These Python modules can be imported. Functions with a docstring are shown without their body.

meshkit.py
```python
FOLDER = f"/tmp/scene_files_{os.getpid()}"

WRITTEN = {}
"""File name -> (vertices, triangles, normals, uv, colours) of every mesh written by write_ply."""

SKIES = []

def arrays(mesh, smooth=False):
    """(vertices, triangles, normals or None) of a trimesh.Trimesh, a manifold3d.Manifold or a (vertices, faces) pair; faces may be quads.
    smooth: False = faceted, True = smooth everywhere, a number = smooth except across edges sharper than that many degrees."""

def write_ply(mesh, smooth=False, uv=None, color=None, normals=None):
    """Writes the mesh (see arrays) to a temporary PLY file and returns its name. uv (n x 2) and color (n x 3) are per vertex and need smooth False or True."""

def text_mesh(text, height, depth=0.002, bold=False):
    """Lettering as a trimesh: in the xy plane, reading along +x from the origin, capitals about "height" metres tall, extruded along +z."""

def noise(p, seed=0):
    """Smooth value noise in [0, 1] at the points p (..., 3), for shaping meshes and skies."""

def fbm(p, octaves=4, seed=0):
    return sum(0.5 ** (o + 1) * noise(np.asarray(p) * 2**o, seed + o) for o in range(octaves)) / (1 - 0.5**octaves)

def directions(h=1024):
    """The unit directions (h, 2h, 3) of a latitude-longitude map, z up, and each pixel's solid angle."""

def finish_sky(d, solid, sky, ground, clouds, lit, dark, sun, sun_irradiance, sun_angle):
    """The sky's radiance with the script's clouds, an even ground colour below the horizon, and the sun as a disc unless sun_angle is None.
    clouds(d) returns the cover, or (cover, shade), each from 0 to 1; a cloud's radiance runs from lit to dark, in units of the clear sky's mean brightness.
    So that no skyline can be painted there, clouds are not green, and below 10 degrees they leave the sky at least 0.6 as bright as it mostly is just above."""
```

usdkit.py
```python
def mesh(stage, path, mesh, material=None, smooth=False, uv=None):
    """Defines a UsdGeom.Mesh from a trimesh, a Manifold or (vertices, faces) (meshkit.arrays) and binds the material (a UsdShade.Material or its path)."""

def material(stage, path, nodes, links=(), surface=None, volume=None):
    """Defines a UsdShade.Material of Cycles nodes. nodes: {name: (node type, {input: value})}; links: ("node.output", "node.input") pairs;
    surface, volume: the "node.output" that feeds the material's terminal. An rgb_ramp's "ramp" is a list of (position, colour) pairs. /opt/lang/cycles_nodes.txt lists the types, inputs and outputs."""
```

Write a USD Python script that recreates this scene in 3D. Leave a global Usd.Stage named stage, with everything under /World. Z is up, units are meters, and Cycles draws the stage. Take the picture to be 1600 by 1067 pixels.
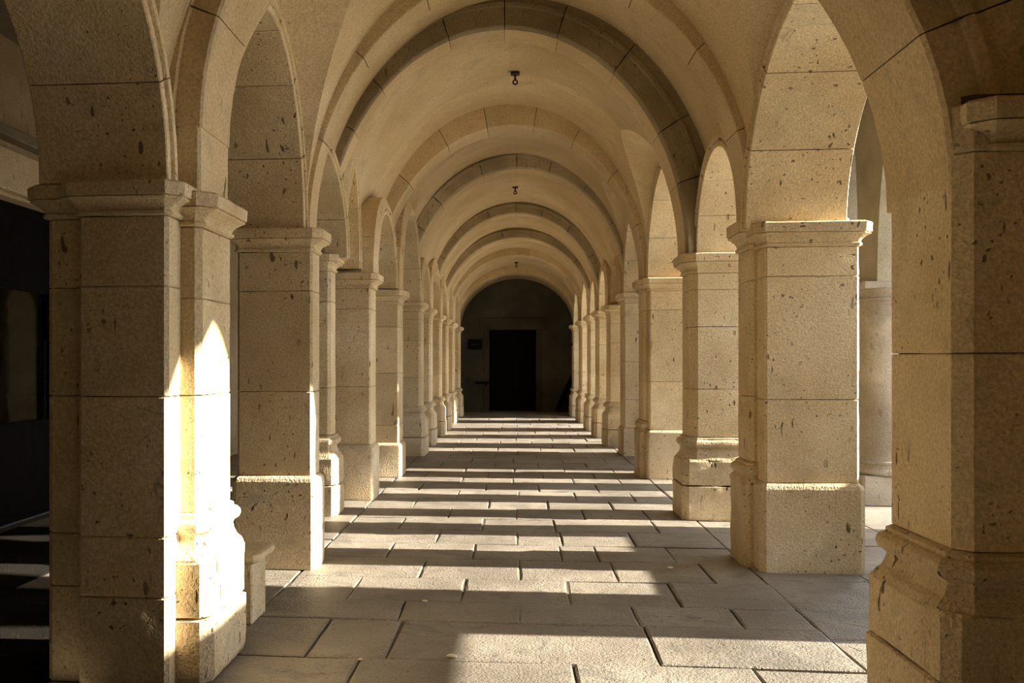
import math, random
import numpy as np
import trimesh
from shapely.geometry import Polygon, box as sbox
from shapely.ops import unary_union
import meshkit, usdkit
from pxr import Usd, UsdGeom, UsdLux, UsdShade, Sdf, Gf

random.seed(7)
rng = np.random.default_rng(7)
S = 1.4                      # one design unit = the camera's height above the paving, 1.4 m
stage = Usd.Stage.CreateInMemory()
UsdGeom.SetStageUpAxis(stage, 'Z')
UsdGeom.SetStageMetersPerUnit(stage, 1.0)
world = UsdGeom.Xform.Define(stage, '/World')
stage.SetDefaultPrim(world.GetPrim())
UsdGeom.Scope.Define(stage, '/World/Looks')

# ------------------------------------------------------------------ camera, sky, sun, exposure
TAN = 0.10                                   # the camera is turned a little to the left, the lens shifted back
F_PX, VPX, VPY = 1540.6, 805.0, 565.0
cam = UsdGeom.Camera.Define(stage, '/World/camera')
th = math.atan(TAN)
cam.AddTranslateOp().Set(Gf.Vec3d(0, 0, S))
cam.AddRotateXYZOp().Set(Gf.Vec3f(90, 0, math.degrees(th)))
HA = 36.0
cam.CreateHorizontalApertureAttr(HA)
cam.CreateVerticalApertureAttr(HA * 1067 / 1600)
cam.CreateFocalLengthAttr(HA * F_PX / 1600)
px0 = VPX - F_PX * TAN
cam.CreateHorizontalApertureOffsetAttr(-(px0 - 800.0) / 1600 * HA)
cam.CreateVerticalApertureOffsetAttr((VPY - 533.5) / 1600 * HA)
cam.CreateClippingRangeAttr(Gf.Vec2f(0.05, 500))
EXPOSURE = -0.92
cam.CreateExposureAttr(EXPOSURE)

SUN_TAN, SUN_S = 0.45, 0.012                 # height over run; drift towards the camera per unit towards the sun
d = np.array([1.0, SUN_S, SUN_TAN]); d /= np.linalg.norm(d)
sun = UsdLux.DistantLight.Define(stage, '/World/sun')
sun.CreateIntensityAttr(12.0)
sun.CreateAngleAttr(0.7)
sun.CreateNormalizeAttr(True)
sun.CreateColorAttr(Gf.Vec3f(1.0, 0.90, 0.75))
zax = Gf.Vec3d(*map(float, d))
m = Gf.Matrix4d().SetRotate(Gf.Rotation(Gf.Vec3d(0, 0, 1), zax))
sun.AddTransformOp().Set(m)
sky = UsdLux.DomeLight.Define(stage, '/World/sky')
sky.CreateIntensityAttr(3.4)
sky.CreateColorAttr(Gf.Vec3f(0.88, 0.93, 1.0))

# ------------------------------------------------------------------ materials
def mat(name, *a, **k):
    return usdkit.material(stage, '/World/Looks/' + name, *a, **k)

def stone(name, dark, mid, light, rough=0.8, pits=0.5, bump=0.5, stain=(0.11, 0.078, 0.042), pit_scale=36.0, spec=0.2, cracks=0.5, relief=0.0, blotch=0.35):
    """Limestone: two tones in clouds, fine grain, small brown pits, slanting scratches, hair cracks, grey blotches; every piece has a tone of its own."""
    n = {
        'pos': ('geometry', {}),
        'info': ('object_info', {}),
        'big': ('noise_texture', {'scale': 1.3, 'detail': 2.0, 'roughness': 0.62}),
        'ramp': ('rgb_ramp', {'ramp': [(0.34, dark), (0.5, mid), (0.66, light)]}),
        'grain': ('noise_texture', {'scale': 70.0, 'detail': 1.0, 'roughness': 0.75}),
        'grainr': ('map_range', {'from_min': 0.25, 'from_max': 0.75, 'to_min': 0.78, 'to_max': 1.18}),
        'tone': ('map_range', {'from_min': 0.0, 'from_max': 1.0, 'to_min': 0.91, 'to_max': 1.06}),
        'mul': ('math', {'math_type': 'multiply'}),
        'shade': ('vector_math', {'math_type': 'scale'}),
        # small pits
        'pit': ('noise_texture', {'scale': pit_scale, 'detail': 1.0, 'roughness': 0.55}),
        'pitr': ('map_range', {'from_min': 0.70, 'from_max': 0.735, 'to_min': 0.0, 'to_max': 1.0, 'clamp': True}),
        # slanting scratches and holes
        'map': ('mapping', {'mapping_type': 'point', 'scale': (1.0, 1.0, 0.34), 'rotation': (0.75, 0.7, 0.3)}),
        'scr': ('noise_texture', {'scale': 21.0, 'detail': 1.0, 'roughness': 0.6}),
        'scrr': ('map_range', {'from_min': 0.70, 'from_max': 0.735, 'to_min': 0.0, 'to_max': 1.0, 'clamp': True}),
        'both': ('math', {'math_type': 'maximum'}),
        'where': ('noise_texture', {'scale': 2.2, 'detail': 1.0}),
        'wherer': ('map_range', {'from_min': 0.40, 'from_max': 0.58, 'to_min': 0.05, 'to_max': 1.0, 'clamp': True}),
        'pitm': ('math', {'math_type': 'multiply'}),
        # hair cracks
        'warp': ('noise_texture', {'scale': 3.5, 'detail': 2.0}),
        'warpv': ('vector_math', {'math_type': 'scale', 'scale': 0.35}),
        'warpa': ('vector_math', {'math_type': 'add'}),
        'vor': ('voronoi_texture', {'feature': 'distance_to_edge', 'scale': 0.9}),
        'crk': ('map_range', {'from_min': 0.0, 'from_max': 0.0055, 'to_min': 1.0, 'to_max': 0.0, 'clamp': True}),
        'cwr': ('map_range', {'from_min': 0.55, 'from_max': 0.63, 'to_min': 0.0, 'to_max': cracks, 'clamp': True}),
        'crm': ('math', {'math_type': 'multiply'}),
        'all': ('math', {'math_type': 'maximum'}),
        'pitk': ('math', {'math_type': 'multiply', 'value2': pits}),
        # grey blotches
        'blo': ('noise_texture', {'scale': 2.6, 'detail': 3.0, 'roughness': 0.7, 'distortion': 0.6}),
        'blor': ('map_range', {'from_min': 0.54, 'from_max': 0.70, 'to_min': 0.0, 'to_max': blotch, 'clamp': True}),
        'bcol': ('mix', {'mix_type': 'mix', 'color2': tuple(0.55 * v for v in (mid[0] * 0.92, mid[1], mid[2] * 1.1))}),
        'col': ('mix', {'mix_type': 'mix', 'color2': stain}),
        'hb': ('math', {'math_type': 'multiply_add', 'value2': -1.8}),
        'rel': ('noise_texture', {'scale': 4.5, 'detail': 3.0, 'roughness': 0.6, 'distortion': 0.8}),
        'hr': ('math', {'math_type': 'multiply_add', 'value2': relief}),
        'bump': ('bump', {'strength': bump, 'distance': 0.010}),
        'p': ('principled_bsdf', {'roughness': rough, 'specular_ior_level': spec}),
    }
    l = [('pos.position', 'big.vector'), ('big.fac', 'ramp.fac'), ('pos.position', 'grain.vector'), ('grain.fac', 'grainr.value'),
         ('info.random', 'tone.value'), ('tone.result', 'mul.value1'), ('grainr.result', 'mul.value2'),
         ('ramp.color', 'shade.vector1'), ('mul.value', 'shade.scale'),
         ('pos.position', 'pit.vector'), ('pit.fac', 'pitr.value'), ('pos.position', 'map.vector'), ('map.vector', 'scr.vector'), ('scr.fac', 'scrr.value'),
         ('pitr.result', 'both.value1'), ('scrr.result', 'both.value2'),
         ('pos.position', 'where.vector'), ('where.fac', 'wherer.value'), ('both.value', 'pitm.value1'), ('wherer.result', 'pitm.value2'),
         ('pos.position', 'warp.vector'), ('warp.color', 'warpv.vector1'), ('warpv.vector', 'warpa.vector1'), ('pos.position', 'warpa.vector2'), ('warpa.vector', 'vor.vector'),
         ('vor.distance', 'crk.value'), ('big.fac', 'cwr.value'), ('crk.result', 'crm.value1'), ('cwr.result', 'crm.value2'),
         ('pitm.value', 'all.value1'), ('crm.value', 'all.value2'), ('all.value', 'pitk.value1'),
         ('pos.position', 'blo.vector'), ('blo.fac', 'blor.value'), ('blor.result', 'bcol.fac'), ('shade.vector', 'bcol.color1'),
         ('pitk.value', 'col.fac'), ('bcol.color', 'col.color1'),
         ('pitm.value', 'hb.value1'), ('grain.fac', 'hb.value3'), ('pos.position', 'rel.vector'), ('rel.fac', 'hr.value1'), ('hb.value', 'hr.value3'), ('hr.value', 'bump.height'),
         ('col.color', 'p.base_color'), ('bump.normal', 'p.normal')]
    if not relief:
        for k in ('rel', 'hr'):
            del n[k]
        l = [(a, b) for a, b in l if not (a.split('.')[0] in ('rel', 'hr') or b.split('.')[0] in ('rel', 'hr'))] + [('hb.value', 'bump.height')]
    if cracks <= 0:
        for k in ('warp', 'warpv', 'warpa', 'vor', 'crk', 'cwr', 'crm', 'all'):
            del n[k]
        gone = ('warp', 'warpv', 'warpa', 'vor', 'crk', 'cwr', 'crm', 'all')
        l = [(a, b) for a, b in l if a.split('.')[0] not in gone and b.split('.')[0] not in gone] + [('pitm.value', 'pitk.value1')]
    return mat(name, n, l, surface='p.BSDF')

M_PIER = stone('pier_limestone', (0.62, 0.475, 0.27), (0.72, 0.575, 0.35), (0.79, 0.66, 0.435), pits=0.85)
M_BASE = stone('base_limestone', (0.55, 0.425, 0.255), (0.68, 0.545, 0.35), (0.77, 0.64, 0.44), pits=0.95, bump=0.7, blotch=0.6)
M_FACE = stone('shaded_arch_stone', (0.25, 0.195, 0.115), (0.32, 0.255, 0.155), (0.39, 0.315, 0.20), pits=0.7)  # bare stone of the largest arch, its unlit front put into the colour
M_FACE_PALE = stone('half_shaded_arch_stone', (0.36, 0.29, 0.19), (0.44, 0.36, 0.235), (0.51, 0.42, 0.28), pits=0.7)  # the other broad arch fronts, a milder shade painted into the stone
M_ARCH = stone('arch_limestone', (0.47, 0.365, 0.22), (0.56, 0.44, 0.275), (0.63, 0.51, 0.34), pits=0.7)
M_VAULT = stone('vault_plaster', (0.59, 0.45, 0.255), (0.655, 0.515, 0.305), (0.71, 0.57, 0.36), pits=0.35, bump=0.25, cracks=0.35)
M_FLOOR = stone('paving_limestone', (0.18, 0.16, 0.13), (0.245, 0.217, 0.176), (0.305, 0.272, 0.222), rough=0.5, pits=0.75, bump=0.6, spec=0.4, relief=2.2, blotch=0.75)
M_WALL = stone('wall_render', (0.17, 0.15, 0.10), (0.22, 0.19, 0.13), (0.26, 0.22, 0.16), pits=0.4, cracks=0)
M_DIM = stone('dark_end_render', (0.066, 0.066, 0.053), (0.086, 0.085, 0.068), (0.11, 0.107, 0.085), pits=0.4, cracks=0)  # dark tone for the end wall and its threshold
M_SHADEFLOOR = stone('shaded_aisle_paving', (0.010, 0.009, 0.007), (0.014, 0.0125, 0.010), (0.019, 0.017, 0.014), rough=1.0, spec=0.02, cracks=0)  # paving blackened in colour to pass for unlit floor in the left aisle
M_COLUMN = stone('shaded_column_stone', (0.16, 0.135, 0.10), (0.22, 0.19, 0.145), (0.28, 0.245, 0.19), blotch=0.6, cracks=0)  # darker than the piers; shade on the outer columns is in the colour
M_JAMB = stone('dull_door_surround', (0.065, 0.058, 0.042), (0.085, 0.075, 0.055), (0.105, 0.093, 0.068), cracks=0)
M_BED = stone('joint_bed', (0.08, 0.07, 0.05), (0.11, 0.09, 0.07), (0.14, 0.12, 0.09), cracks=0)
M_COURT = stone('court_gravel', (0.42, 0.36, 0.27), (0.50, 0.44, 0.34), (0.56, 0.50, 0.40), bump=0.8, cracks=0)
def plain(name, col, rough=0.6, **k):
    return mat(name, {'c': ('noise_texture', {'scale': 14.0, 'detail': 4.0}), 'g': ('geometry', {}),
                      'r': ('rgb_ramp', {'ramp': [(0.3, tuple(0.75 * v for v in col)), (0.7, tuple(1.2 * v for v in col))]}),
                      'p': ('principled_bsdf', dict(roughness=rough, **k))},
               [('g.position', 'c.vector'), ('c.fac', 'r.fac'), ('r.color', 'p.base_color')], surface='p.BSDF')
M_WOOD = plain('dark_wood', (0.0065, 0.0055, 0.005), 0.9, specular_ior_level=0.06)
M_IRON = plain('rusty_iron', (0.035, 0.022, 0.014), 0.7)
M_BLACK = plain('black_metal', (0.006, 0.006, 0.0065), 0.7, specular_ior_level=0.15)
M_SIGN = plain('sign_face', (0.008, 0.009, 0.010), 0.8, specular_ior_level=0.1)
M_LINE = plain('sign_lettering', (0.045, 0.045, 0.045), 0.7)
M_PEBBLE = plain('pale_pebble', (0.72, 0.66, 0.56), 0.8)
M_GLASS = mat('window_glass', {'f': ('fresnel', {'IOR': 1.5}), 't': ('transparent_bsdf', {'color': (0.8, 0.84, 0.8)}),
                               'g': ('glossy_bsdf', {'roughness': 0.02, 'color': (0.25, 0.26, 0.25)}), 'm': ('mix_closure', {})},
              [('f.fac', 'm.fac'), ('t.BSDF', 'm.closure1'), ('g.BSDF', 'm.closure2')], surface='m.closure')

# ------------------------------------------------------------------ helpers
used = {}
def fresh(parent, name):
    k = (parent, name)
    used[k] = used.get(k, -1) + 1
    return parent + '/' + (name if used[k] == 0 else f'{name}_{used[k]:03d}')

def tag(prim, label=None, cat=None, group=None, kind=None):
    for k, v in (('label', label), ('category', cat), ('group', group), ('kind', kind)):
        if v:
            prim.SetCustomDataByKey(k, v)
    return prim

def thing(name, label=None, cat=None, group=None, kind=None, loc=(0, 0, 0)):
    x = UsdGeom.Xform.Define(stage, fresh('/World', name))
    x.AddTranslateOp().Set(Gf.Vec3d(*[float(v) * S for v in loc]))
    p = tag(x.GetPrim(), label, cat, group, kind)
    LOC[str(p.GetPath())] = np.array(loc, float)
    return p
LOC = {}

def obj(name, mesh, material, parent=None, smooth=False, label=None, cat=None, group=None, kind=None):
    """One Mesh prim. The mesh is in design units in world axes; it is stored relative to its thing's place."""
    par = str(parent.GetPath()) if parent is not None else '/World'
    if hasattr(mesh, 'vertices'):
        v, f = np.array(mesh.vertices), np.array(mesh.faces)
    else:
        v, f = np.array(mesh[0], float), np.array(mesh[1], int)
    root = '/'.join(par.split('/')[:3])
    v = (v - LOC.get(root, np.zeros(3))) * S
    mm = usdkit.mesh(stage, fresh(par, name), (v, f), material, smooth=smooth)
    return tag(mm.GetPrim(), label, cat, group, kind)

def join(*ms):
    vs, fs, n = [], [], 0
    for m_ in ms:
        v, f = (np.array(m_.vertices), np.array(m_.faces)) if hasattr(m_, 'vertices') else m_
        v, f = np.asarray(v, float), np.asarray(f, int)
        vs.append(v); fs.append(f + n); n += len(v)
    return np.vstack(vs), np.vstack(fs)

def rect(x0, x1, y0, y1, ch=0.0, chs=None):
    """Plan of a block, counter-clockwise, with chamfered corners."""
    c = chs or (ch,) * 4     # corners (x0,y0) (x1,y0) (x1,y1) (x0,y1)
    p = []
    for (cx, cy, sx, sy, k, first) in ((x0, y0, 1, 1, c[0], 'y'), (x1, y0, -1, 1, c[1], 'x'), (x1, y1, -1, -1, c[2], 'y'), (x0, y1, 1, -1, c[3], 'x')):
        if k <= 0:
            p.append((cx, cy))
        elif first == 'y':
            p += [(cx, cy + sy * k), (cx + sx * k, cy)]
        else:
            p += [(cx + sx * k, cy), (cx, cy + sy * k)]
    return np.array(p)

def offset(plan, o):
    """A convex plan grown by o, corners kept sharp."""
    n = len(plan)
    out = []
    e = np.roll(plan, -1, 0) - plan
    nrm = np.stack([e[:, 1], -e[:, 0]], 1); nrm /= np.linalg.norm(nrm, axis=1, keepdims=True)
    for i in range(n):
        a, b = nrm[i - 1], nrm[i]
        k = (a + b) / (1 + a @ b)
        out.append(plan[i] + o * k)
    return np.array(out)

def loft(plan, prof):
    """Rings of the plan at (offset, z), closed at both ends."""
    n = len(plan)
    v = np.vstack([np.c_[offset(plan, o), np.full(n, z)] for o, z in prof])
    f = []
    for r in range(len(prof) - 1):
        for i in range(n):
            a, b = r * n + i, r * n + (i + 1) % n
            f += [(a, b, b + n), (a, b + n, a + n)]
    t = (len(prof) - 1) * n
    for i in range(1, n - 1):
        f += [(0, i + 1, i), (t, t + i, t + i + 1)]
    return v, np.array(f)

def bar(x0, x1, y0, y1, z0, z1, b=0.006):
    return loft(rect(x0, x1, y0, y1, b), [(-b, z0), (0, z0 + b), (0, z1 - b), (-b, z1)])

def lumpy(mesh, amp, scale, seed=0, step=None):
    """A mesh refined to edges of about step and roughened along its normals by noise."""
    v, f = mesh if isinstance(mesh, tuple) else (np.array(mesh.vertices), np.array(mesh.faces))
    if step:
        v, f = trimesh.remesh.subdivide_to_size(v, f, step, max_iter=12)
    t = trimesh.Trimesh(v, f, process=True, merge_tex=True, merge_norm=True)
    k = meshkit.fbm(np.array(t.vertices) * scale, 3, seed) - 0.5
    return np.array(t.vertices) + t.vertex_normals * (2 * amp * k)[:, None], np.array(t.faces)

W = lambda ym, x: ym + TAN * x               # depth as measured in the picture -> depth along the gallery

# ------------------------------------------------------------------ piers
B_ = 0.0035
def course_blocks(plan, z0, z1, joints, parent, material=None, near=False):
    obj('core', loft(plan, [(-0.016, z0 - 0.03), (-0.016, z1 + 0.02)]), M_BED, parent)
    zs = [z0] + [j for j in joints if z0 + 0.05 < j < z1 - 0.03] + [z1]
    for a, b in zip(zs, zs[1:]):
        g = 0.0009
        m_ = loft(plan, [(-B_, a + g), (0, a + g + B_), (0, b - g - B_), (-B_, b - g)])
        if near:
            m_ = lumpy(m_, 0.0018, 6.0, int(a * 100), 0.04)
        obj('shaft_block', m_, material or M_PIER, parent, smooth=35 if near else False)

def capital(plan, z0, z1, parent, proj=0.055, near=False):
    h = z1 - z0
    pr = [(-0.02, z0), (0.006, z0 + 0.0), (0.014, z0 + 0.05 * h), (0.014, z0 + 0.13 * h), (0.007, z0 + 0.16 * h), (0.009, z0 + 0.24 * h), (0.018, z0 + 0.34 * h), (0.034, z0 + 0.43 * h),
          (0.048, z0 + 0.49 * h), (proj - 0.004, z0 + 0.53 * h), (proj - 0.010, z0 + 0.555 * h), (proj, z0 + 0.58 * h), (proj + 0.002, z0 + 0.94 * h), (proj - 0.006, z1), (-0.02, z1)]
    m_ = loft(plan, pr)
    if near:
        m_ = lumpy(m_, 0.003, 9.0, 3, 0.03)
    obj('capital', m_, M_PIER, parent, smooth=35)

def block(parent, x0, x1, y0, y1, cap, joints, plinth=0.45, po=0.024, near=False, outer=0):
    """A flat-faced pier block: plinth, courses, moulded capital. outer: side (+1/-1) of a narrow strip stepped back by a hair."""
    plan = rect(x0, x1, y0, y1, 0.012)
    m_ = loft(plan, [(po - B_, 0), (po, 0.02), (po, plinth - 0.03), (po - 0.006, plinth - 0.014), (0.0, plinth), (-0.03, plinth)])
    if po < 0.008:
        m_ = loft(plan, [(-B_, 0), (0, B_), (0, plinth - 0.0009 - B_), (-B_, plinth - 0.0009)])
    if near:
        m_ = lumpy(m_, 0.002, 7.0, 5, 0.04)
    obj('plinth', m_, M_BASE, parent, smooth=35)
    course_blocks(plan, plinth, cap[0], joints, parent, near=near)
    capital(plan, cap[0], cap[1], parent, near=near)

def pilaster(parent, x0, x1, y0, y1, cap, joints, cap_x0=None, low=0.20, top=0.38, torus=0.49, po=0.05, ch=0.02, near=False, rough=0.0):
    """A pilaster on a double plinth with a moulded base."""
    plan = rect(x0, x1, y0, y1, ch)
    q = rect(x0, x1, y0, y1, 0.008)
    a = loft(q, [(po - B_, 0), (po + 0.004, 0.02), (po + 0.004, low - 0.004 - B_), (po - B_, low - 0.004)])
    b = loft(q, [(po - B_, low + 0.002), (po, low + 0.002 + B_), (po, top - 0.012), (po - 0.008, top), (-0.02, top)])
    t = torus
    c = loft(plan, [(-0.02, top), (0.042, top), (0.036, top + 0.012), (0.022, top + 0.025), (0.013, top + 0.045), (0.010, t - 0.045), (0.014, t - 0.036), (0.018, t - 0.034),
                    (0.030, t - 0.026), (0.036, t - 0.012), (0.034, t + 0.002), (0.024, t + 0.012), (0.014, t + 0.016), (0.013, t + 0.026), (0.0, t + 0.032), (-0.02, t + 0.032)])
    if near or rough:
        k = rough or 0.006
        a, b, c = lumpy(a, k, 8.0, 1, 0.03), lumpy(b, k, 8.0, 2, 0.03), lumpy(c, k * 0.6, 9.0, 4, 0.025)
    obj('plinth', a, M_BASE, parent, smooth=35); obj('plinth', b, M_BASE, parent, smooth=35); obj('base', c, M_BASE, parent, smooth=35)
    course_blocks(plan, t + 0.032, cap[1] if cap_x0 else cap[0], joints, parent, near=near)
    capital(rect(cap_x0, x1, y0, y1, 0.012) if cap_x0 else plan, cap[0], cap[1], parent, near=near)

EL = {-1: [], 1: []}                          # what stands on each side: (y0, y1, x inner, x outer, capital top)
def note(side, y0, y1, xi, xo, zt):
    EL[side].append((y0, y1, xi, xo, zt))

# left row, from the near end
p = thing('stone_pier', 'broad shaded limestone pier at the left edge, a sunlit moulded pilaster on its far side', 'pillar', loc=(-1.2, 3.1, 0))
y = W(3.01, -1.05)
block(p, -1.335, -1.05, y, y + 0.30, (1.445, 1.545), (0.464, 0.893, 1.23), plinth=0.28, po=0.003, near=True)
course_blocks(rect(-1.46, -1.3, y + 0.05, y + 0.30, 0.02), 0.0, 1.445, (0.3, 0.464, 0.893, 1.23), p)
capital(rect(-1.46, -1.3, y + 0.05, y + 0.30, 0.012), 1.445, 1.545, p)
pilaster(p, -1.25, -0.985, W(3.12, -1.0), W(3.46, -1.0), (1.425, 1.53), (0.893, 1.20), po=0.044, near=True)
course_blocks(rect(-1.25, -0.99, W(3.13, -1.0), W(3.44, -1.0), 0.01), 1.53, 1.75, (), p)
note(-1, y, W(3.50, -1.0), -1.05, -1.46, 1.54)
p = thing('stone_pier', 'square limestone pier standing behind the low stone bench, second in the left row', 'pillar', loc=(-1.2, 5.0, 0))
y = W(4.77, -0.97)
block(p, -1.343, -0.972, y, y + 0.18, (1.53, 1.64), (0.855, 1.34), near=True)
note(-1, y, y + 0.18, -0.972, -1.343, 1.645)
p = thing('stone_pier', 'slim limestone pilaster pier on a moulded base, third in the left row', 'pillar', loc=(-1.3, 6.4, 0))
y = W(6.44, -1.2)
pilaster(p, -1.46, -1.195, y, y + 0.20, (1.59, 1.70), (0.83, 1.39), near=True)
note(-1, y, y + 0.20, -1.195, -1.46, 1.70)
def far_block(ym0, ym1, x, xo, cap, label, joints=(0.82, 1.38), side=-1, **k):
    q = thing('stone_pier', label, 'pillar', loc=((x + xo) / 2, (W(ym0, x) + W(ym1, x)) / 2, 0))
    a, b = W(ym0, x), W(ym1, x)
    block(q, min(x, xo), max(x, xo), a, b, cap, joints, **k)
    note(side, a, b, x, xo, cap[1])
    return q
def far_pil(ym0, ym1, x, xo, cap, label, joints=(0.83, 1.22, 1.45), side=-1, **k):
    q = thing('stone_pier', label, 'pillar', loc=((x + xo) / 2, (W(ym0, x) + W(ym1, x)) / 2, 0))
    a, b = W(ym0, x), W(ym1, x)
    pilaster(q, min(x, xo), max(x, xo), a, b, cap, joints, **k)
    note(side, a, b, x, xo, cap[1])
    return q
far_block(7.14, 7.42, -1.037, -1.40, (1.53, 1.64), 'square limestone pier with a chipped plinth, fourth in the left row', plinth=0.40)
far_block(8.55, 8.88, -1.0, -1.42, (1.50, 1.62), 'plain limestone pier without moulded base, fifth in the left row', joints=(0.45, 0.9, 1.3), plinth=0.3)
cap = (1.53, 1.63)
for i, (a, b, nth) in enumerate(((10.5, 10.9, 'sixth'), (11.75, 12.1, 'seventh'), (13.3, 13.68, 'eighth'), (14.6, 15.0, 'ninth'), (16.15, 16.6, 'tenth'), (17.95, 18.35, 'eleventh'))):
    far_pil(a, b, -1.0, -1.42, cap, f'limestone pilaster pier on a sunlit base, {nth} in the left row from the near end')

# right row
p = thing('stone_pier', 'very near shaded limestone pier at the right edge, with a thick moulded base', 'pillar', loc=(1.3, 2.7, 0))
y0, y1 = W(2.25, 1.0), W(2.68, 1.0)
pilaster(p, 1.0, 1.53, y0, y1, (1.476, 1.59), (1.02, 1.478), low=0.272, top=0.434, torus=0.534, po=0.043, ch=0.035, near=True, cap_x0=1.07)
note(1, y0, y1, 1.0, 1.50, 1.60)
p = thing('stone_pier', 'pale square limestone pier with a golden pilaster behind it, second in the right row', 'pillar', loc=(1.33, 4.8, 0))
y = W(4.71, 1.18)
block(p, 1.18, 1.615, y, y + 0.18, (1.545, 1.66), (0.82, 1.405), plinth=0.425, near=True)
y2 = y + 0.15
pilaster(p, 1.146, 1.56, y2, y2 + 0.27, (1.555, 1.70), (0.83, 1.40), low=0.001, top=0.41, torus=0.475, po=0.033, near=True)
note(1, y, y2 + 0.27, 1.18, 1.615, 1.67)
p = thing('stone_pier', 'octagonal limestone pier on a pitted, dark-stained moulded base, third in the right row', 'pillar', loc=(1.33, 6.6, 0))
y = W(6.27, 1.1)
pilaster(p, 1.10, 1.56, y, y + 0.33, (1.56, 1.685), (0.826, 1.22, 1.455), low=0.22, top=0.38, po=0.05, ch=0.05, near=True, rough=0.012)
note(1, y, y + 0.33, 1.10, 1.56, 1.68)
p = thing('stone_pier', 'cool grey-faced square limestone pier with a slim pilaster, fourth in the right row', 'pillar', loc=(1.3, 8.7, 0))
y = W(8.41, 1.14)
block(p, 1.135, 1.52, y, y + 0.13, (1.60, 1.71), (0.83, 1.44), plinth=0.42)
pilaster(p, 1.10, 1.48, y + 0.11, y + 0.47, (1.60, 1.71), (0.83, 1.44), low=0.001, top=0.40, torus=0.46, po=0.035)
note(1, y, y + 0.47, 1.135, 1.52, 1.70)
far_block(10.5, 10.92, 1.15, 1.55, (1.62, 1.73), 'plain limestone pier on a flat plinth, fifth in the right row', side=1, joints=(0.6, 1.0, 1.5), plinth=0.3)
for a, b, x, nth in ((11.7, 12.05, 1.10, 'sixth'), (13.0, 13.45, 1.08, 'seventh'), (14.35, 14.85, 1.07, 'eighth'), (16.15, 16.8, 1.07, 'ninth'), (18.1, 18.5, 1.05, 'tenth')):
    far_pil(a, b, x, 1.52, (1.56, 1.67), f'golden limestone pilaster pier, {nth} in the right row from the near end', side=1)

# ------------------------------------------------------------------ arcade arches over the side openings, and the walls above them
END = 19.9
def sweep(section, path_fn, t0, t1, steps, gap=0.0):
    """section: (n,2) closed; path_fn(t, a, b) -> point. Swept from t0 to t1, ends closed."""
    n = len(section)
    ts = np.linspace(t0 + gap, t1 - gap, steps + 1)
    v = np.array([path_fn(t, a, b) for t in ts for a, b in section])
    f = []
    for r in range(steps):
        for i in range(n):
            a, b = r * n + i, r * n + (i + 1) % n
            f += [(a, b, b + n), (a, b + n, a + n)]
    k = steps * n
    tri = list(range(1, n - 1))
    for i in tri:
        f += [(0, i + 1, i), (k, k + i, k + i + 1)]
    m_ = trimesh.Trimesh(v, f, process=False)
    if m_.volume < 0:
        m_.invert()
    return np.array(m_.vertices), np.array(m_.faces)

def ell(cy, a, b, zs, t, o):
    """Point at angle t on an ellipse grown by o."""
    return cy + (a + o) * math.cos(t), zs + (b + o) * math.sin(t)

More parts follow.
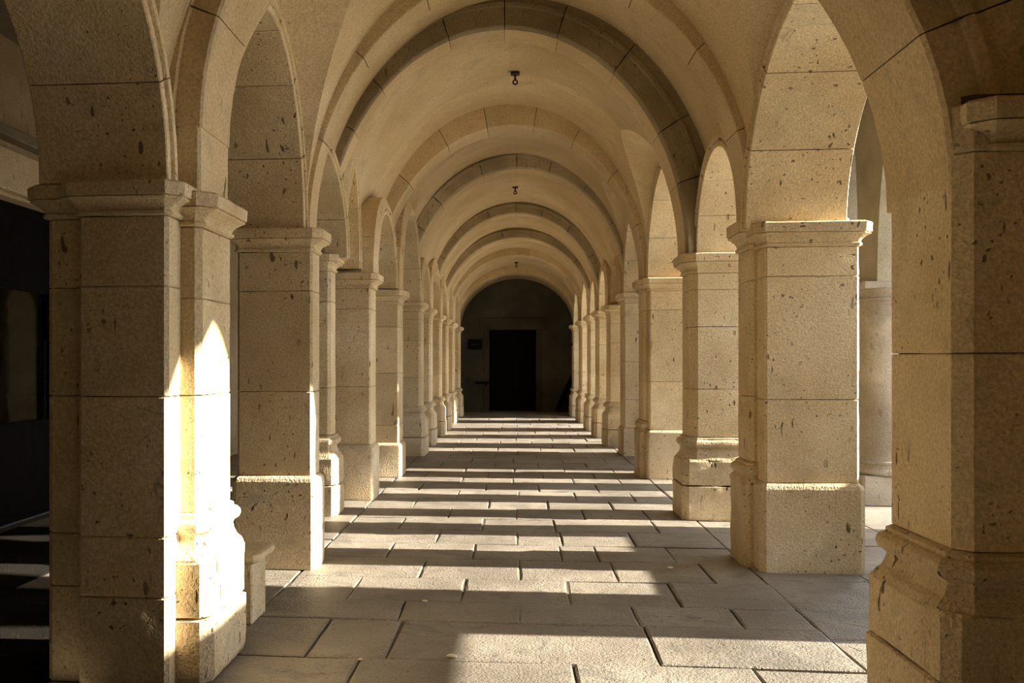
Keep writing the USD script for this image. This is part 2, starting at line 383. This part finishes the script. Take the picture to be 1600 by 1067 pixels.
BAND = 0.075
def side_arch(side, y0, y1, xi, xo, zs, b, label, n=7):
    q = thing('arcade_arch', label, 'arch', loc=((xi + xo) / 2, (y0 + y1) / 2, zs))
    a, cy = (y1 - y0) / 2, (y0 + y1) / 2
    s = side
    sec = np.array([(xi + s * 0.004, 0.0), (xi - s * 0.0, 0.004), (xi, 0.030), (xi + s * 0.014, 0.034), (xi + s * 0.014, 0.044), (xi, 0.048), (xi - s * 0.006, 0.052), (xi - s * 0.006, BAND), (xi + s * 0.02, BAND + 0.06),
                    (xo, BAND + 0.06), (xo, 0.004), (xo - s * 0.004, 0.0)])
    for i in range(n):
        t0, t1 = math.pi * i / n, math.pi * (i + 1) / n
        def path(t, x, o):
            yy, zz = ell(cy, a, b, zs, t, o)
            return (x, yy, zz)
        obj('voussoir', sweep(sec, path, t0, t1, 5, 0.0025), M_PIER, q, smooth=30)

def arch_hole(y0, y1, zs, b, o):
    a, cy = (y1 - y0) / 2 + o, (y0 + y1) / 2
    t = np.linspace(0, math.pi, 33)
    pts = [(cy + a * math.cos(k), zs + (b + o) * math.sin(k)) for k in t]
    return Polygon([(cy + a, zs - 0.4)] + pts + [(cy - a, zs - 0.4)])

OPEN = {-1: [], 1: []}
OVER = {}
def openings(side, extra):
    e = sorted(EL[side])
    out = list(extra)
    for p_, q_ in zip(e, e[1:]):
        y0, y1 = p_[1], q_[0]
        if y1 - y0 < 0.3:
            continue
        zs = (p_[4] + q_[4]) / 2
        b_over = OVER.get((side, int(y0)))
        out.append((y0, y1, (p_[2] + q_[2]) / 2, (p_[3] + q_[3]) / 2, zs, b_over or (0.80 if y1 - y0 > 1.6 else min((y1 - y0) / 2, 0.55)) if y1 - y0 > 0.7 else 0.72))
    return sorted(out)
yl1 = EL[-1][0][0]
OVER = {(-1, 3): 0.86}
OPEN[-1] = openings(-1, [(yl1 - 1.3, yl1, -1.05, -1.46, 1.545, 0.66)])
OPEN[1] = openings(1, [(1.05, 1.85, 1.05, 1.50, 1.5, 0.42)])  # unseen opening added so sun bounces onto the nearest left pier
ORD = ['nearest', 'second', 'third', 'fourth', 'fifth', 'sixth', 'seventh', 'eighth', 'ninth', 'tenth', 'eleventh', 'twelfth', 'thirteenth']
for side, word in ((-1, 'left'), (1, 'right')):
    for i, (y0, y1, xi, xo, zs, b) in enumerate(OPEN[side]):
        side_arch(side, y0, y1, xi, xo, zs, b, f'{ORD[i]} round arch of the {word} arcade, limestone with a grooved edge', 7 if y1 - y0 > 0.7 else 5)

def wall_mesh(poly, x0, x1):
    m_ = trimesh.util.concatenate([trimesh.creation.extrude_polygon(g, abs(x1 - x0)) for g in getattr(poly, 'geoms', [poly])])
    v = np.array(m_.vertices)
    v = np.c_[min(x0, x1) + v[:, 2], v[:, 0], v[:, 1]]
    f = np.array(m_.faces)
    t = trimesh.Trimesh(v, f, process=False)
    if t.volume < 0:
        t.invert()
    return np.array(t.vertices), np.array(t.faces)

TOP = 3.6
for side, nm in ((-1, 'wall_left'), (1, 'wall_right')):
    holes = [arch_hole(y0, y1, zs, b, 0.05) for (y0, y1, xi, xo, zs, b) in OPEN[side]]
    pl = sbox(-3, 1.50, END, TOP)
    near = (OPEN[-1][0][0] if side < 0 else EL[1][0][0] + 0.03)
    pl = unary_union([pl, sbox(-3, 0, near, TOP)])
    if side > 0:
        pl = pl.difference(sbox(1.05, -0.1, 1.85, 1.5))
    for h in holes:
        pl = pl.difference(h)
    for (y0, y1, xi, xo, zt) in EL[side]:
        pl = pl.difference(sbox(y0 - 0.005, 0.3, y1 + 0.005, zt - 0.01)) if side < 0 or y0 > 2.9 else pl
    pl = unary_union([pl, sbox(18.46, 0, END, 2.5)])
    w = thing(nm, kind='structure', label=None)
    obj('spandrel', wall_mesh(pl, side * 1.30, side * 1.44), M_VAULT, w)

# ------------------------------------------------------------------ transverse arches and vaults
def t_arch(yl, yr, xl, xr, zl, zr, zc, depth_l, depth_r, joints, label, drop=0.17, fine=0.012):
    """yl, yr: front faces at the left and right springing."""
    q = thing('vault_arch', label, 'arch', loc=((xl + xr) / 2, (yl + yr) / 2, (zl + zr) / 2))
    cx, a = (xl + xr) / 2, (xr - xl) / 2
    # section: u = 0..1 along the depth, o = outward
    mo = drop * 0.72
    sec = np.array([(0.03, 0.0), (0.0, 0.008), (0.0, mo), (-0.045, mo + 0.006), (-0.045, mo + 0.03), (0.0, mo + 0.036), (0.0, drop + 0.13), (1.0, drop + 0.13), (1.0, 0.008), (0.97, 0.0)])
    if drop < 0.1:
        sec = np.array([(0.02, 0.0), (0.0, 0.006), (0.0, drop + 0.13), (1.0, drop + 0.13), (1.0, 0.006), (0.98, 0.0)])
    def path(t, u, o):
        x = cx + (a + o) * math.cos(t)
        k = (1 - math.cos(t)) / 2            # 0 right, 1 left
        zs = zr + (zl - zr) * k
        z = zs + (zc - (zl + zr) / 2 + o) * math.sin(t)
        y0 = yr + (yl - yr) * k
        dd = depth_r + (depth_l - depth_r) * k
        return (x, y0 + u * dd, z)
    js = [math.radians(j) for j in joints]
    cut = 0.09 / max(depth_l, depth_r)
    face = sec.copy(); face[sec[:, 0] > 0.5, 0] = cut - 0.003
    body = np.array([(cut, 0.004), (cut, drop + 0.13), (1.0, drop + 0.13), (1.0, 0.012), (0.97, 0.004)])
    for i, (t0, t1) in enumerate(zip(js, js[1:])):
        st = max(3, int((t1 - t0) / 0.07))
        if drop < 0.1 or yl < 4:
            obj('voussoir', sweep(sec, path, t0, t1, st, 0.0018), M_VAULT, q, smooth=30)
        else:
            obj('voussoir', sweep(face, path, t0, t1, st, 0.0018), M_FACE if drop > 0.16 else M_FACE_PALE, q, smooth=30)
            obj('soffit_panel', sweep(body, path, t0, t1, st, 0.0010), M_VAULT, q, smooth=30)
    return (yl, yr, xl, xr, zl, zr, zc, depth_l, depth_r)

J1 = [0, 18, 32, 53, 73, 90, 108, 133, 147, 161, 180]
J2 = [0, 20, 41, 62, 80, 100, 118, 139, 160, 180]
T = []
def ta(ml, mr, xl, xr, zl, zr, zc, dl, dr, joints, label, drop):
    T.append(t_arch(W(ml, xl), W(mr, xr), xl, xr, zl, zr, zc, dl, dr, joints, label, drop))
ta(3.13, 2.28, -0.985, 1.0, 1.74, 1.40, 2.60, 0.31, 0.41, J2, 'nearest vault arch overhead, only its feet on the two nearest piers in view', 0.12)
ta(4.84, 4.86, -1.00, 1.146, 1.645, 1.70, 2.94, 0.17, 0.27, J2, 'slender pale vault arch springing from the second piers, thin-edged', 0.05)
ta(6.42, 6.29, -1.225, 1.09, 1.70, 1.685, 3.15, 0.22, 0.42, J1, 'largest vault arch in full view, with a dark broad face of long voussoirs', 0.17)
ta(8.52, 8.52, -1.18, 1.10, 1.62, 1.71, 3.03, 0.35, 0.35, J2, 'thin-edged pale vault arch behind the largest one', 0.098)
ta(10.5, 10.5, -1.14, 1.175, 1.63, 1.73, 3.06, 0.40, 0.40, J1, 'broad-faced vault arch, second broad one into the gallery', 0.14)
ta(13.1, 13.0, -1.10, 1.12, 1.63, 1.67, 2.96, 0.40, 0.40, J1, 'broad-faced vault arch with flaking marks, third broad one into the gallery', 0.12)
ta(14.6, 14.4, -1.08, 1.12, 1.63, 1.67, 2.82, 0.40, 0.45, J2, 'weathered vault arch, third from the far end of the gallery', 0.11)
ta(16.2, 16.2, -1.07, 1.12, 1.63, 1.67, 2.74, 0.40, 0.45, J2, 'dim vault arch, second from the far end of the gallery', 0.09)
ta(18.0, 18.1, -1.07, 1.10, 1.63, 1.67, 2.62, 0.40, 0.40, J2, 'last dim vault arch before the end wall with the door', 0.07)

ceiling = thing('ceiling', kind='structure')
def vault(yA, yB, xl, xr, zs, zc, side_l, side_r, nx=56, ny=24):
    """A groin vault over one bay. yA, yB: (left, right) ends; side_*: (centre, half length, spring, rise, foot x) of the cross cell, or None."""
    cx, a = (xl + xr) / 2, (xr - xl) / 2
    th_ = np.linspace(0, math.pi, 2 * nx + 1)
    xs = cx + a * np.cos(th_)                 # right to left
    z1 = zs + (zc - zs) * np.sin(th_)
    def ends(x):
        k = (xr - x) / (xr - xl)
        return yA[1] + (yA[0] - yA[1]) * k, yB[1] + (yB[0] - yB[1]) * k
    ms = []
    for sgn, side in ((1, side_r), (-1, side_l)):
        sel = [i for i in range(len(xs)) if sgn * (xs[i] - cx) >= -1e-9]
        cols = {'long0': [], 'long1': [], 'cross': []}
        for i in sel:
            x, z = xs[i], z1[i]
            e0, e1 = ends(x)
            if side is None:
                cols['long0'].append([(x, e0 + (e1 - e0) * t, z) for t in np.linspace(0, 1, 5)])
                continue
            c, L, ss, rise = side
            c0, L0 = c, L
            frac = min(abs(x - cx) / a, 1.0)
            ramp = (zc - ss - rise) * (1 - frac) ** 1.0
            h = (z - ss - ramp) / rise
            g = L0 if h <= 0 else (0.0 if h >= 1 else L0 * math.sqrt(1 - h * h))
            ya, yb = max(c0 - g, e0), min(c0 + g, e1)
            ya, yb = min(ya, yb), max(ya, yb)
            cols['long0'].append([(x, e0 + (ya - e0) * t, z) for t in np.linspace(0, 1, 5)])
            cols['long1'].append([(x, yb + (e1 - yb) * t, z) for t in np.linspace(0, 1, 5)])
            row = []
            for t in np.linspace(-1, 1, 2 * ny + 1):
                yy = (ya + yb) / 2 + (yb - ya) / 2 * math.sin(t * math.pi / 2)
                kk = min(abs(yy - c0) / L0, 1)
                zz = ss + ramp + rise * math.sqrt(max(0, 1 - kk * kk))
                row.append((x, yy, max(z, zz) if abs(t) < 1 else max(z, min(zz, z + 0.02))))
            cols['cross'].append(row)
        for k_, rows in cols.items():
            if len(rows) < 2:
                continue
            r = np.array(rows); n0, n1 = r.shape[:2]
            v = r.reshape(-1, 3); f = []
            for i in range(n0 - 1):
                for j in range(n1 - 1):
                    q0 = i * n1 + j
                    f += [(q0, q0 + 1, q0 + n1 + 1), (q0, q0 + n1 + 1, q0 + n1)]
            t_ = trimesh.Trimesh(v, f, process=False)
            keep = t_.area_faces > 1e-9
            t_.update_faces(keep)
            if t_.face_normals[:, 2].sum() > 0:
                t_.invert()
            ms.append((np.array(t_.vertices), np.array(t_.faces)))
    for m_ in ms:
        obj('vault_cell', m_, M_VAULT, ceiling, smooth=True)

def cell(side, y0, y1):
    """The side opening whose middle lies between y0 and y1, as a cross cell."""
    best = [o for o in OPEN[side] if y0 - 0.1 < (o[0] + o[1]) / 2 < y1 + 0.1]
    if not best:
        return None
    o = max(best, key=lambda o: o[1] - o[0])
    return ((o[0] + o[1]) / 2, (o[1] - o[0]) / 2 + BAND, o[4], o[5] + BAND)

crowns = [2.83, 3.06, 3.33, 3.21, 3.20, 3.10, 2.96, 2.86, 2.76, 2.66]
yA = (-3.0, -3.0)
bays = []
for i, t in enumerate(T):
    bays.append((yA, (t[0] + 0.02, t[1] + 0.02)))
    yA = (t[0] + t[7] - 0.02, t[1] + t[8] - 0.02)
bays.append((yA, (END, END)))
# behind the camera the gallery goes on as a plain barrel
o = OPEN[-1][0]
vault((-3, -3), (o[0] - 0.1, o[0] - 0.1), -1.16, 1.16, 1.55, 2.83, None, None)
bays[0] = ((o[0] - 0.1, o[0] - 0.1), bays[0][1])
for i, (a, b) in enumerate(bays):
    t0, t1 = T[max(i - 1, 0)], T[min(i, len(T) - 1)]
    wide = 0.16 if i in (2, 4) else 0.04
    xl = min(t0[2], t1[2]) - (0.05 if i in (2, 4) else 0.02)
    xr = max(t0[3], t1[3]) + (0.16 if i == 2 else 0.05)
    if i == 0:
        xl, xr = -1.13, 1.20
    xl, xr = max(xl, -1.30), min(xr, 1.30)
    zs = (t0[4] + t0[5] + t1[4] + t1[5]) / 4
    vault(a, b, xl, xr, zs, crowns[i], cell(-1, a[0], b[0]), cell(1, a[1], b[1]))
# a roof slab above all, so that no sky enters from over the vaults
roof = thing('roof', kind='structure')
obj('roof_slab', bar(-3.3, 2.8, -3.1, END + 0.3, TOP, TOP + 0.15), M_WALL, roof)
obj('aisle_ceiling', bar(1.40, 2.6, -3.1, END + 0.2, 2.92, 2.98), M_WALL, roof)
obj('aisle_ceiling', bar(-3.1, -1.40, -3.1, END + 0.2, 2.92, 2.98), M_WALL, roof)

# ------------------------------------------------------------------ floor
floor = thing('floor', kind='structure')
def kx(px, py):
    return (px - 805.0) / (py - 565.0)
def slab(x0, x1, y0, y1, i, tilt=1.0, material=None):
    """One paving slab with a slightly ragged, worn edge."""
    if x1 - x0 < 0.05 or y1 - y0 < 0.05:
        return
    g = 0.0022
    j = lambda: rng.normal(0, 0.0028)
    c = np.array([(x0 + g + j(), y0 + g + j()), (x1 - g + j(), y0 + g + j()), (x1 - g + j(), y1 - g + j()), (x0 + g + j(), y1 - g + j())])
    n = 4 if y0 < 8 else 2
    rim, inn = [], []
    mid = c.mean(0)
    for k in range(4):
        p_, q_ = c[k], c[(k + 1) % 4]
        e = (q_ - p_) / np.linalg.norm(q_ - p_)
        nin = np.array([-e[1], e[0]])
        for t in range(n):
            u = p_ + (q_ - p_) * t / n
            if t:
                u = u + nin * abs(rng.normal(0, 0.0022)) + e * rng.normal(0, 0.01)
            rim.append(u)
            w_ = mid - u
            inn.append(u + w_ / np.linalg.norm(w_) * (0.006 + abs(rng.normal(0, 0.004))))
    m_ = len(rim)
    rim, inn = np.array(rim), np.array(inn)
    sl = rng.normal(0, 0.003, 2) * tilt
    dz = rng.normal(0, 0.0022) * tilt
    h = lambda p_: dz + (p_[:, 0] - mid[0]) * sl[0] + (p_[:, 1] - mid[1]) * sl[1]
    v = np.vstack([np.c_[rim, np.full(m_, -0.06)], np.c_[rim, h(rim) - 0.0035], np.c_[inn, h(inn)], [[mid[0], mid[1], dz]]])
    f = []
    for r in range(2):
        for k in range(m_):
            a_, b_ = r * m_ + k, r * m_ + (k + 1) % m_
            f += [(a_, b_, b_ + m_), (a_, b_ + m_, a_ + m_)]
    f += [(2 * m_ + k, 2 * m_ + (k + 1) % m_, 3 * m_) for k in range(m_)]
    obj('slab', (v, np.array(f)), material or M_FLOOR, floor)

XB_L, XB_R = -1.02, 1.13
rows = [(-3.0, [])] 
# (far edge y of the row in depth, inner joints) measured for the near rows
ms = [(3.30, [-0.52, 0.19, 0.77]), (3.79, [-0.71, -0.43, 0.48]), (4.10, [-0.455, 0.02, 0.47, 0.86]), (4.55, [-0.71, -0.225, 0.232, 0.68]), (5.0, [-0.445, 0.02, 0.47, 0.9]),
      (5.42, [-0.66, -0.217, 0.235, 0.42, 0.8]), (5.85, [-0.44, 0.01, 0.26, 0.65]), (6.30, [-0.7, -0.2, 0.24, 0.84])]
y0 = -3.0
for yy in (-2.0, -1.2, -0.4, 0.4, 1.2, 2.0, 2.45, 2.87):
    ms.insert(0, (yy, [-0.6, -0.1, 0.4, 0.8]))
ms.sort()
yy = 6.30
k = 0
while yy < END - 0.3:
    yy += 0.45 + rng.normal(0, 0.03)
    base = [-0.44, 0.02, 0.47, 0.86] if k % 2 == 0 else [-0.71, -0.22, 0.24, 0.68]
    ms.append((min(yy, END), [b_ + rng.normal(0, 0.03) for b_ in base]))
    k += 1
i = 0
for (y1, js) in ms:
    xs = [XB_L] + list(js) + [XB_R]
    for a, b in zip(xs, xs[1:]):
        slab(a, b, y0, y1, i); i += 1
    y0 = y1
# border strips under and between the piers, and the aisles
for (a, b) in ((-1.46, XB_L), (XB_R, 1.60)):
    y0 = 1.5
    while y0 < END:
        y1 = min(y0 + 1.05 + rng.normal(0, 0.12), END)
        slab(a, b, y0, y1, i, 0.4); y0 = y1
for (a, b, c) in ((1.60, 2.12, 2.7), (-3.0, -2.2, -1.46)):
    y0 = 1.8
    while y0 < 13:
        y1 = y0 + 0.75 + rng.normal(0, 0.1)
        mt = M_SHADEFLOOR if a < 0 and y0 < 5.2 else M_FLOOR
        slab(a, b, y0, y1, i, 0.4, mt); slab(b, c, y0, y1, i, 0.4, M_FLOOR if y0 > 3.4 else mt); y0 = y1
obj('joint_bed', bar(-3.1, 2.7, -3.1, END + 0.35, -0.15, -0.008), M_BED, floor)

# ------------------------------------------------------------------ end wall with the door
wall_end = thing('wall_end', kind='structure')
kk = 1556.0 / END
X = lambda px: (px - 805) / kk
Z = lambda py: 1 + (565 - py) / kk
dx0, dx1, dz = X(764.5), X(837.5), Z(515)
pl = sbox(-3.2, -0.2, 2.8, TOP).difference(sbox(dx0, -0.3, dx1, dz))
m_ = trimesh.util.concatenate([trimesh.creation.extrude_polygon(g, 0.3) for g in getattr(pl, 'geoms', [pl])])
v = np.array(m_.vertices); v = np.c_[v[:, 0], END + 0.3 - v[:, 2], v[:, 1]]
t_ = trimesh.Trimesh(v, m_.faces, process=False)
if t_.volume < 0: t_.invert()
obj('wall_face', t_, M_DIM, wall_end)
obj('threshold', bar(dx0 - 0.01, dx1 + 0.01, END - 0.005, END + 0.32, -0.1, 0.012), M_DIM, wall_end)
door = thing('door_1', kind='structure', loc=((dx0 + dx1) / 2, END, 0))
fw = 0.115
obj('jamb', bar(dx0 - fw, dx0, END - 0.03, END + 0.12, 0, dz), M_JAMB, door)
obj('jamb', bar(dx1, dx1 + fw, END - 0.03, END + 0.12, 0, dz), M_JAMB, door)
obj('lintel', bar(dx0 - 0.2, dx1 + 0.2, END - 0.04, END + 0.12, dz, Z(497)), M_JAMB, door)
mid = (dx0 + dx1) / 2
for a, b in ((dx0, mid), (mid, dx1)):
    leaf = obj('door_leaf', bar(a - 0.004 if a > mid - 0.1 else a - 0.02, b + 0.004 if b < mid + 0.1 else b + 0.02, END + 0.08, END + 0.12, -0.02, dz + 0.03), M_WOOD, door)
    n = 4
    for q in range(n):
        w = (b - a - 0.02) / n
        obj('plank', bar(a + 0.01 + q * w + 0.003, a + 0.01 + (q + 1) * w - 0.003, END + 0.062, END + 0.082, 0.02, dz - 0.02, 0.003), M_WOOD, door)
s = thing('wall_plaque', 'small dark rectangular plaque on the end wall, left of the black door', 'sign', loc=(X(742), END, Z(538)))
obj('plate', bar(X(731), X(753), END - 0.03, END, Z(546), Z(530)), M_SIGN, s)
obj('lettering', bar(X(736), X(748), END - 0.034, END - 0.028, Z(538.8), Z(537.4), 0.001), M_LINE, s)
s = thing('wall_shelf', 'short black shelf bar fixed to the end wall, beside the black door', 'shelf', loc=(X(753), END, Z(598)))
obj('shelf_board', bar(X(743), X(764), END - 0.12, END, Z(600), Z(596)), M_BLACK, s)
obj('bracket', bar(X(758), X(760), END - 0.06, END, Z(604), Z(600)), M_BLACK, s)

# leaning boards in the far right corner
def slanted(x0, z0, x1, z1, wid, y0, y1, th):
    dx, dz_ = x1 - x0, z1 - z0
    L = math.hypot(dx, dz_); ux, uz = dx / L, dz_ / L
    nx_, nz_ = -uz, ux
    pts = [(x0 - nx_ * wid / 2, z0 - nz_ * wid / 2), (x0 + nx_ * wid / 2, z0 + nz_ * wid / 2), (x1 + nx_ * wid / 2, z1 + nz_ * wid / 2), (x1 - nx_ * wid / 2, z1 - nz_ * wid / 2)]
    v = np.array([(x, y, z) for y in (y0, y1) for x, z in pts])
    f = [(0, 1, 2), (0, 2, 3), (4, 6, 5), (4, 7, 6)]
    for q in range(4):
        a, b = q, (q + 1) % 4
        f += [(a, a + 4, b + 4), (a, b + 4, b)]
    t = trimesh.Trimesh(v, f, process=False); t.fix_normals()
    return np.array(t.vertices), np.array(t.faces)
s = thing('folded_ladder', 'dark wooden step frame leaning in the far right corner beside the door', 'ladder', loc=(X(880), END - 0.3, 0))
obj('stile', slanted(X(869), 0.02, X(893), Z(588), 0.07, END - 0.36, END - 0.28, 0), M_WOOD, s)
obj('stile', slanted(X(869), 0.02, X(893), Z(588), 0.07, END - 0.14, END - 0.06, 0), M_WOOD, s)
obj('stile', slanted(X(900), 0.02, X(893), Z(588), 0.07, END - 0.28, END - 0.20, 0), M_WOOD, s)
for q in range(5):
    t = (q + 0.6) / 5.6
    xx, zz = X(869) + (X(893) - X(869)) * t, Z(588) * t
    obj('rung', bar(xx - 0.05, xx + 0.05, END - 0.34, END - 0.08, zz - 0.02, zz + 0.02), M_WOOD, s)

# ------------------------------------------------------------------ left aisle: outer wall with glazed doors, bench
w = thing('wall_left_aisle', kind='structure')
pl = sbox(-3, 0, END, TOP).difference(sbox(3.4, -0.1, 6.4, 1.98))
obj('wall_face', wall_mesh(pl, -3.0, -3.3), M_ARCH, w)
obj('ledge', bar(-3.0, -2.93, 3.2, 6.6, 2.0, 2.24), M_ARCH, w)
obj('ledge', bar(-3.0, -2.90, -3, END, 2.30, 2.36), M_WALL, w)
win = thing('window_1', kind='structure', loc=(-3.1, 4.9, 0))
for a in (3.4, 4.37, 5.34, 6.31):
    obj('mullion', bar(-3.16, -3.08, a, a + 0.09, 0, 1.98), M_WOOD, win)
for a in (3.49, 4.46, 5.43):
    obj('rail', bar(-3.15, -3.09, a, a + 0.88, 0.0, 0.62), M_WOOD, win)
    obj('rail', bar(-3.15, -3.09, a, a + 0.88, 1.45, 1.98), M_WOOD, win)
    obj('pane', bar(-3.125, -3.115, a, a + 0.88, 0.62, 1.45, 0.001), M_GLASS, win)
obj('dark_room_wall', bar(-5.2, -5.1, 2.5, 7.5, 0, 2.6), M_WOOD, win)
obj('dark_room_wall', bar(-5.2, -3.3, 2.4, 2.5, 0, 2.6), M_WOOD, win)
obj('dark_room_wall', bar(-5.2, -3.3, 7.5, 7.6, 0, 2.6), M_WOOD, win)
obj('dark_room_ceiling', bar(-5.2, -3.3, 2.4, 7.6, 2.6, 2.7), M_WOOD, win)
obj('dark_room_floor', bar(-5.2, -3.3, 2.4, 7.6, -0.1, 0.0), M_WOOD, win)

b = thing('stone_bench', 'low pale stone bench with an overhanging seat slab, behind the nearest left pier', 'bench', loc=(-1.2, 3.75, 0))
obj('seat_slab', loft(rect(-1.44, -0.962, 3.63, 3.88, 0.02), [(-0.02, 0.235), (0.0, 0.243), (0.006, 0.255), (0.004, 0.27), (-0.01, 0.278)]), M_PIER, b, smooth=35)
obj('seat_support', bar(-1.44, -0.992, 3.655, 3.86, 0.0, 0.235), M_PIER, b)

# ------------------------------------------------------------------ right aisle: outer colonnade towards the court
def ring(r, z0, n=20):
    t = np.linspace(0, 2 * math.pi, n, endpoint=False)
    return np.c_[r * np.cos(t), r * np.sin(t)]
OC = [(3.84, 0.185), (4.18, 0.175), (5.92, 0.20), (7.26, 0.19), (8.01, 0.23), (11.72, 0.26), (13.15, 0.22), (14.45, 0.24), (16.4, 0.3), (17.75, 0.2)]
XO = 2.60
for i, (cy, r) in enumerate(OC):
    q = thing('round_column', (f'round stone column seen in the gap beside the nearest right pier' if abs(cy - 7.26) < 0.01 else f'round stone column of the outer right colonnade, {ORD[i]} from the near end'), 'pillar', loc=(XO, cy, 0))
    plan = ring(r, 0) + np.array([XO, cy])
    sq = rect(XO - r - 0.02, XO + r + 0.02, cy - r + 0.002, cy + r - 0.002, 0.012)
    obj('plinth', loft(sq, [(-0.01, 0), (0, 0.01), (0, 0.20), (-0.01, 0.21)]), M_COLUMN, q)
    obj('base', loft(plan, [(0.0, 0.21), (0.025, 0.215), (0.032, 0.23), (0.025, 0.25), (0.008, 0.26), (0.005, 0.285), (0.015, 0.29), (0.018, 0.305), (0.0, 0.315)]), M_COLUMN, q, smooth=35)
    obj('shaft', loft(plan, [(0.0, 0.315), (0.002, 0.9), (-0.004, 1.42)]), M_COLUMN, q, smooth=35)
    obj('capital', loft(plan, [(0.0, 1.42), (0.012, 1.43), (0.012, 1.44), (0.0, 1.445), (0.006, 1.47), (0.03, 1.50), (0.03, 1.505), (-0.02, 1.51)]), M_COLUMN, q, smooth=35)
    obj('abacus', loft(sq, [(0, 1.505), (0.005, 1.51), (0.005, 1.55), (0, 1.555)]), M_COLUMN, q)
wr = thing('wall_right_court', kind='structure')
pl = sbox(-3, 1.555, END, TOP)
edges = [2.45] + [v_ for cy, r in OC for v_ in (cy - r - 0.02, cy + r + 0.02)]
mass = [(9.22, 10.88)]
pairs = []
prev = 2.62
solid = sorted([(cy - r, cy + r) for cy, r in OC] + mass)
for a, b_ in solid:
    if a - prev > 0.3:
        pairs.append((prev, a))
    prev = b_

for a, b_ in pairs:
    pl = pl.difference(arch_hole(a, b_, 1.52, 1.28, 0.0))
pl = unary_union([pl, sbox(-3, 0, 2.62, TOP).difference(sbox(1.0, 0.86, 1.9, 2.6))] + [sbox(a, 0, b_, TOP) for a, b_ in mass] + [sbox(17.9, 0, END, TOP)])  # includes the added cut that feeds sun to the unseen right opening
obj('wall_face', wall_mesh(pl, 2.48, 2.74), M_WALL, wr)
obj('transom', bar(2.50, 2.72, 2.60, 3.70, 1.30, 1.72), M_WALL, wr)  # unseen bar added to cut the nearest sun patch short
obj('parapet', bar(2.52, 2.70, 4.30, 5.75, 0, 0.86), M_WALL, wr)
cap_wall = thing('wall_back', kind='structure')
obj('wall_face', bar(-3.2, 2.8, -3.2, -3.0, 0, TOP), M_WALL, cap_wall)
court = thing('ground', kind='structure')
obj('court_paving', bar(2.72, 16, -12, 34, -0.2, -0.05), M_COURT, court)

# ------------------------------------------------------------------ small things
def torus(R, r, c, axis='y', n=20, k=8):
    t = trimesh.creation.torus(R, r, major_sections=n, minor_sections=k)
    if axis == 'y':
        t.apply_transform(trimesh.transformations.rotation_matrix(math.pi / 2, [1, 0, 0]))
    t.apply_translation(c)
    return t
def hook(x, y, z, label, k=0.75):
    q = thing('ceiling_hook', label, 'hook', loc=(x, y, z))
    obj('plate', bar(x - 0.045 * k, x + 0.045 * k, y - 0.03, y + 0.03, z - 0.012, z + 0.01), M_IRON, q)
    c = trimesh.creation.cylinder(0.008, 0.05); c.apply_translation((x, y, z - 0.03)); obj('shank', c, M_IRON, q, smooth=35)
    obj('ring', torus(0.022 * k, 0.006, (x, y, z - 0.066)), M_IRON, q, smooth=True)
HOOKS = [(0.0, 7.55, 3.195, 'rusty iron ceiling hook in the vault behind the largest arch'), (0.0, 11.9, 3.095, 'small rusty ring hook in the vault halfway down the gallery'), (0.02, 17.2, 2.72, 'tiny dark iron hook in the dim vault near the far end')]
for h in HOOKS:
    hook(*h)
def pebble(px, py, r, label, seed):
    k = py - 565.0; ym = 1556.0 / k; x = (px - 805) / k; y_ = W(ym, x)
    t = trimesh.creation.icosphere(2, 1.0)
    v = np.array(t.vertices) * np.array([1.5, 1.0, 0.6]) * r
    v *= (1 + 0.35 * (meshkit.fbm(np.array(t.vertices) * 1.5 + seed, 3, seed) - 0.5))[:, None]
    q = obj('pebble', (v + np.array([x, y_, r * 0.5]), t.faces), M_PEBBLE, None, smooth=True, label=label, cat='stone')
pebble(1047, 890, 0.010, 'small pale pebble on the paving near the second right pier', 1)
pebble(706, 1030, 0.012, 'chip of pale stone at the edge of the nearest patch of sunlight', 2)
pebble(563, 1034, 0.006, 'tiny white pebble on the shaded paving at the lower left', 3)
pebble(664, 942, 0.008, 'pale stone chip at the lower edge of the second sunlit band', 4)
s = thing('iron_bracket', 'small black iron bracket on the last right pier near the end wall', 'bracket', loc=(1.02, 18.2, 1.3))
obj('arm', bar(0.98, 1.06, 18.24, 18.28, 1.30, 1.335), M_BLACK, s)
obj('tip', bar(0.965, 0.99, 18.235, 18.285, 1.275, 1.31), M_BLACK, s)
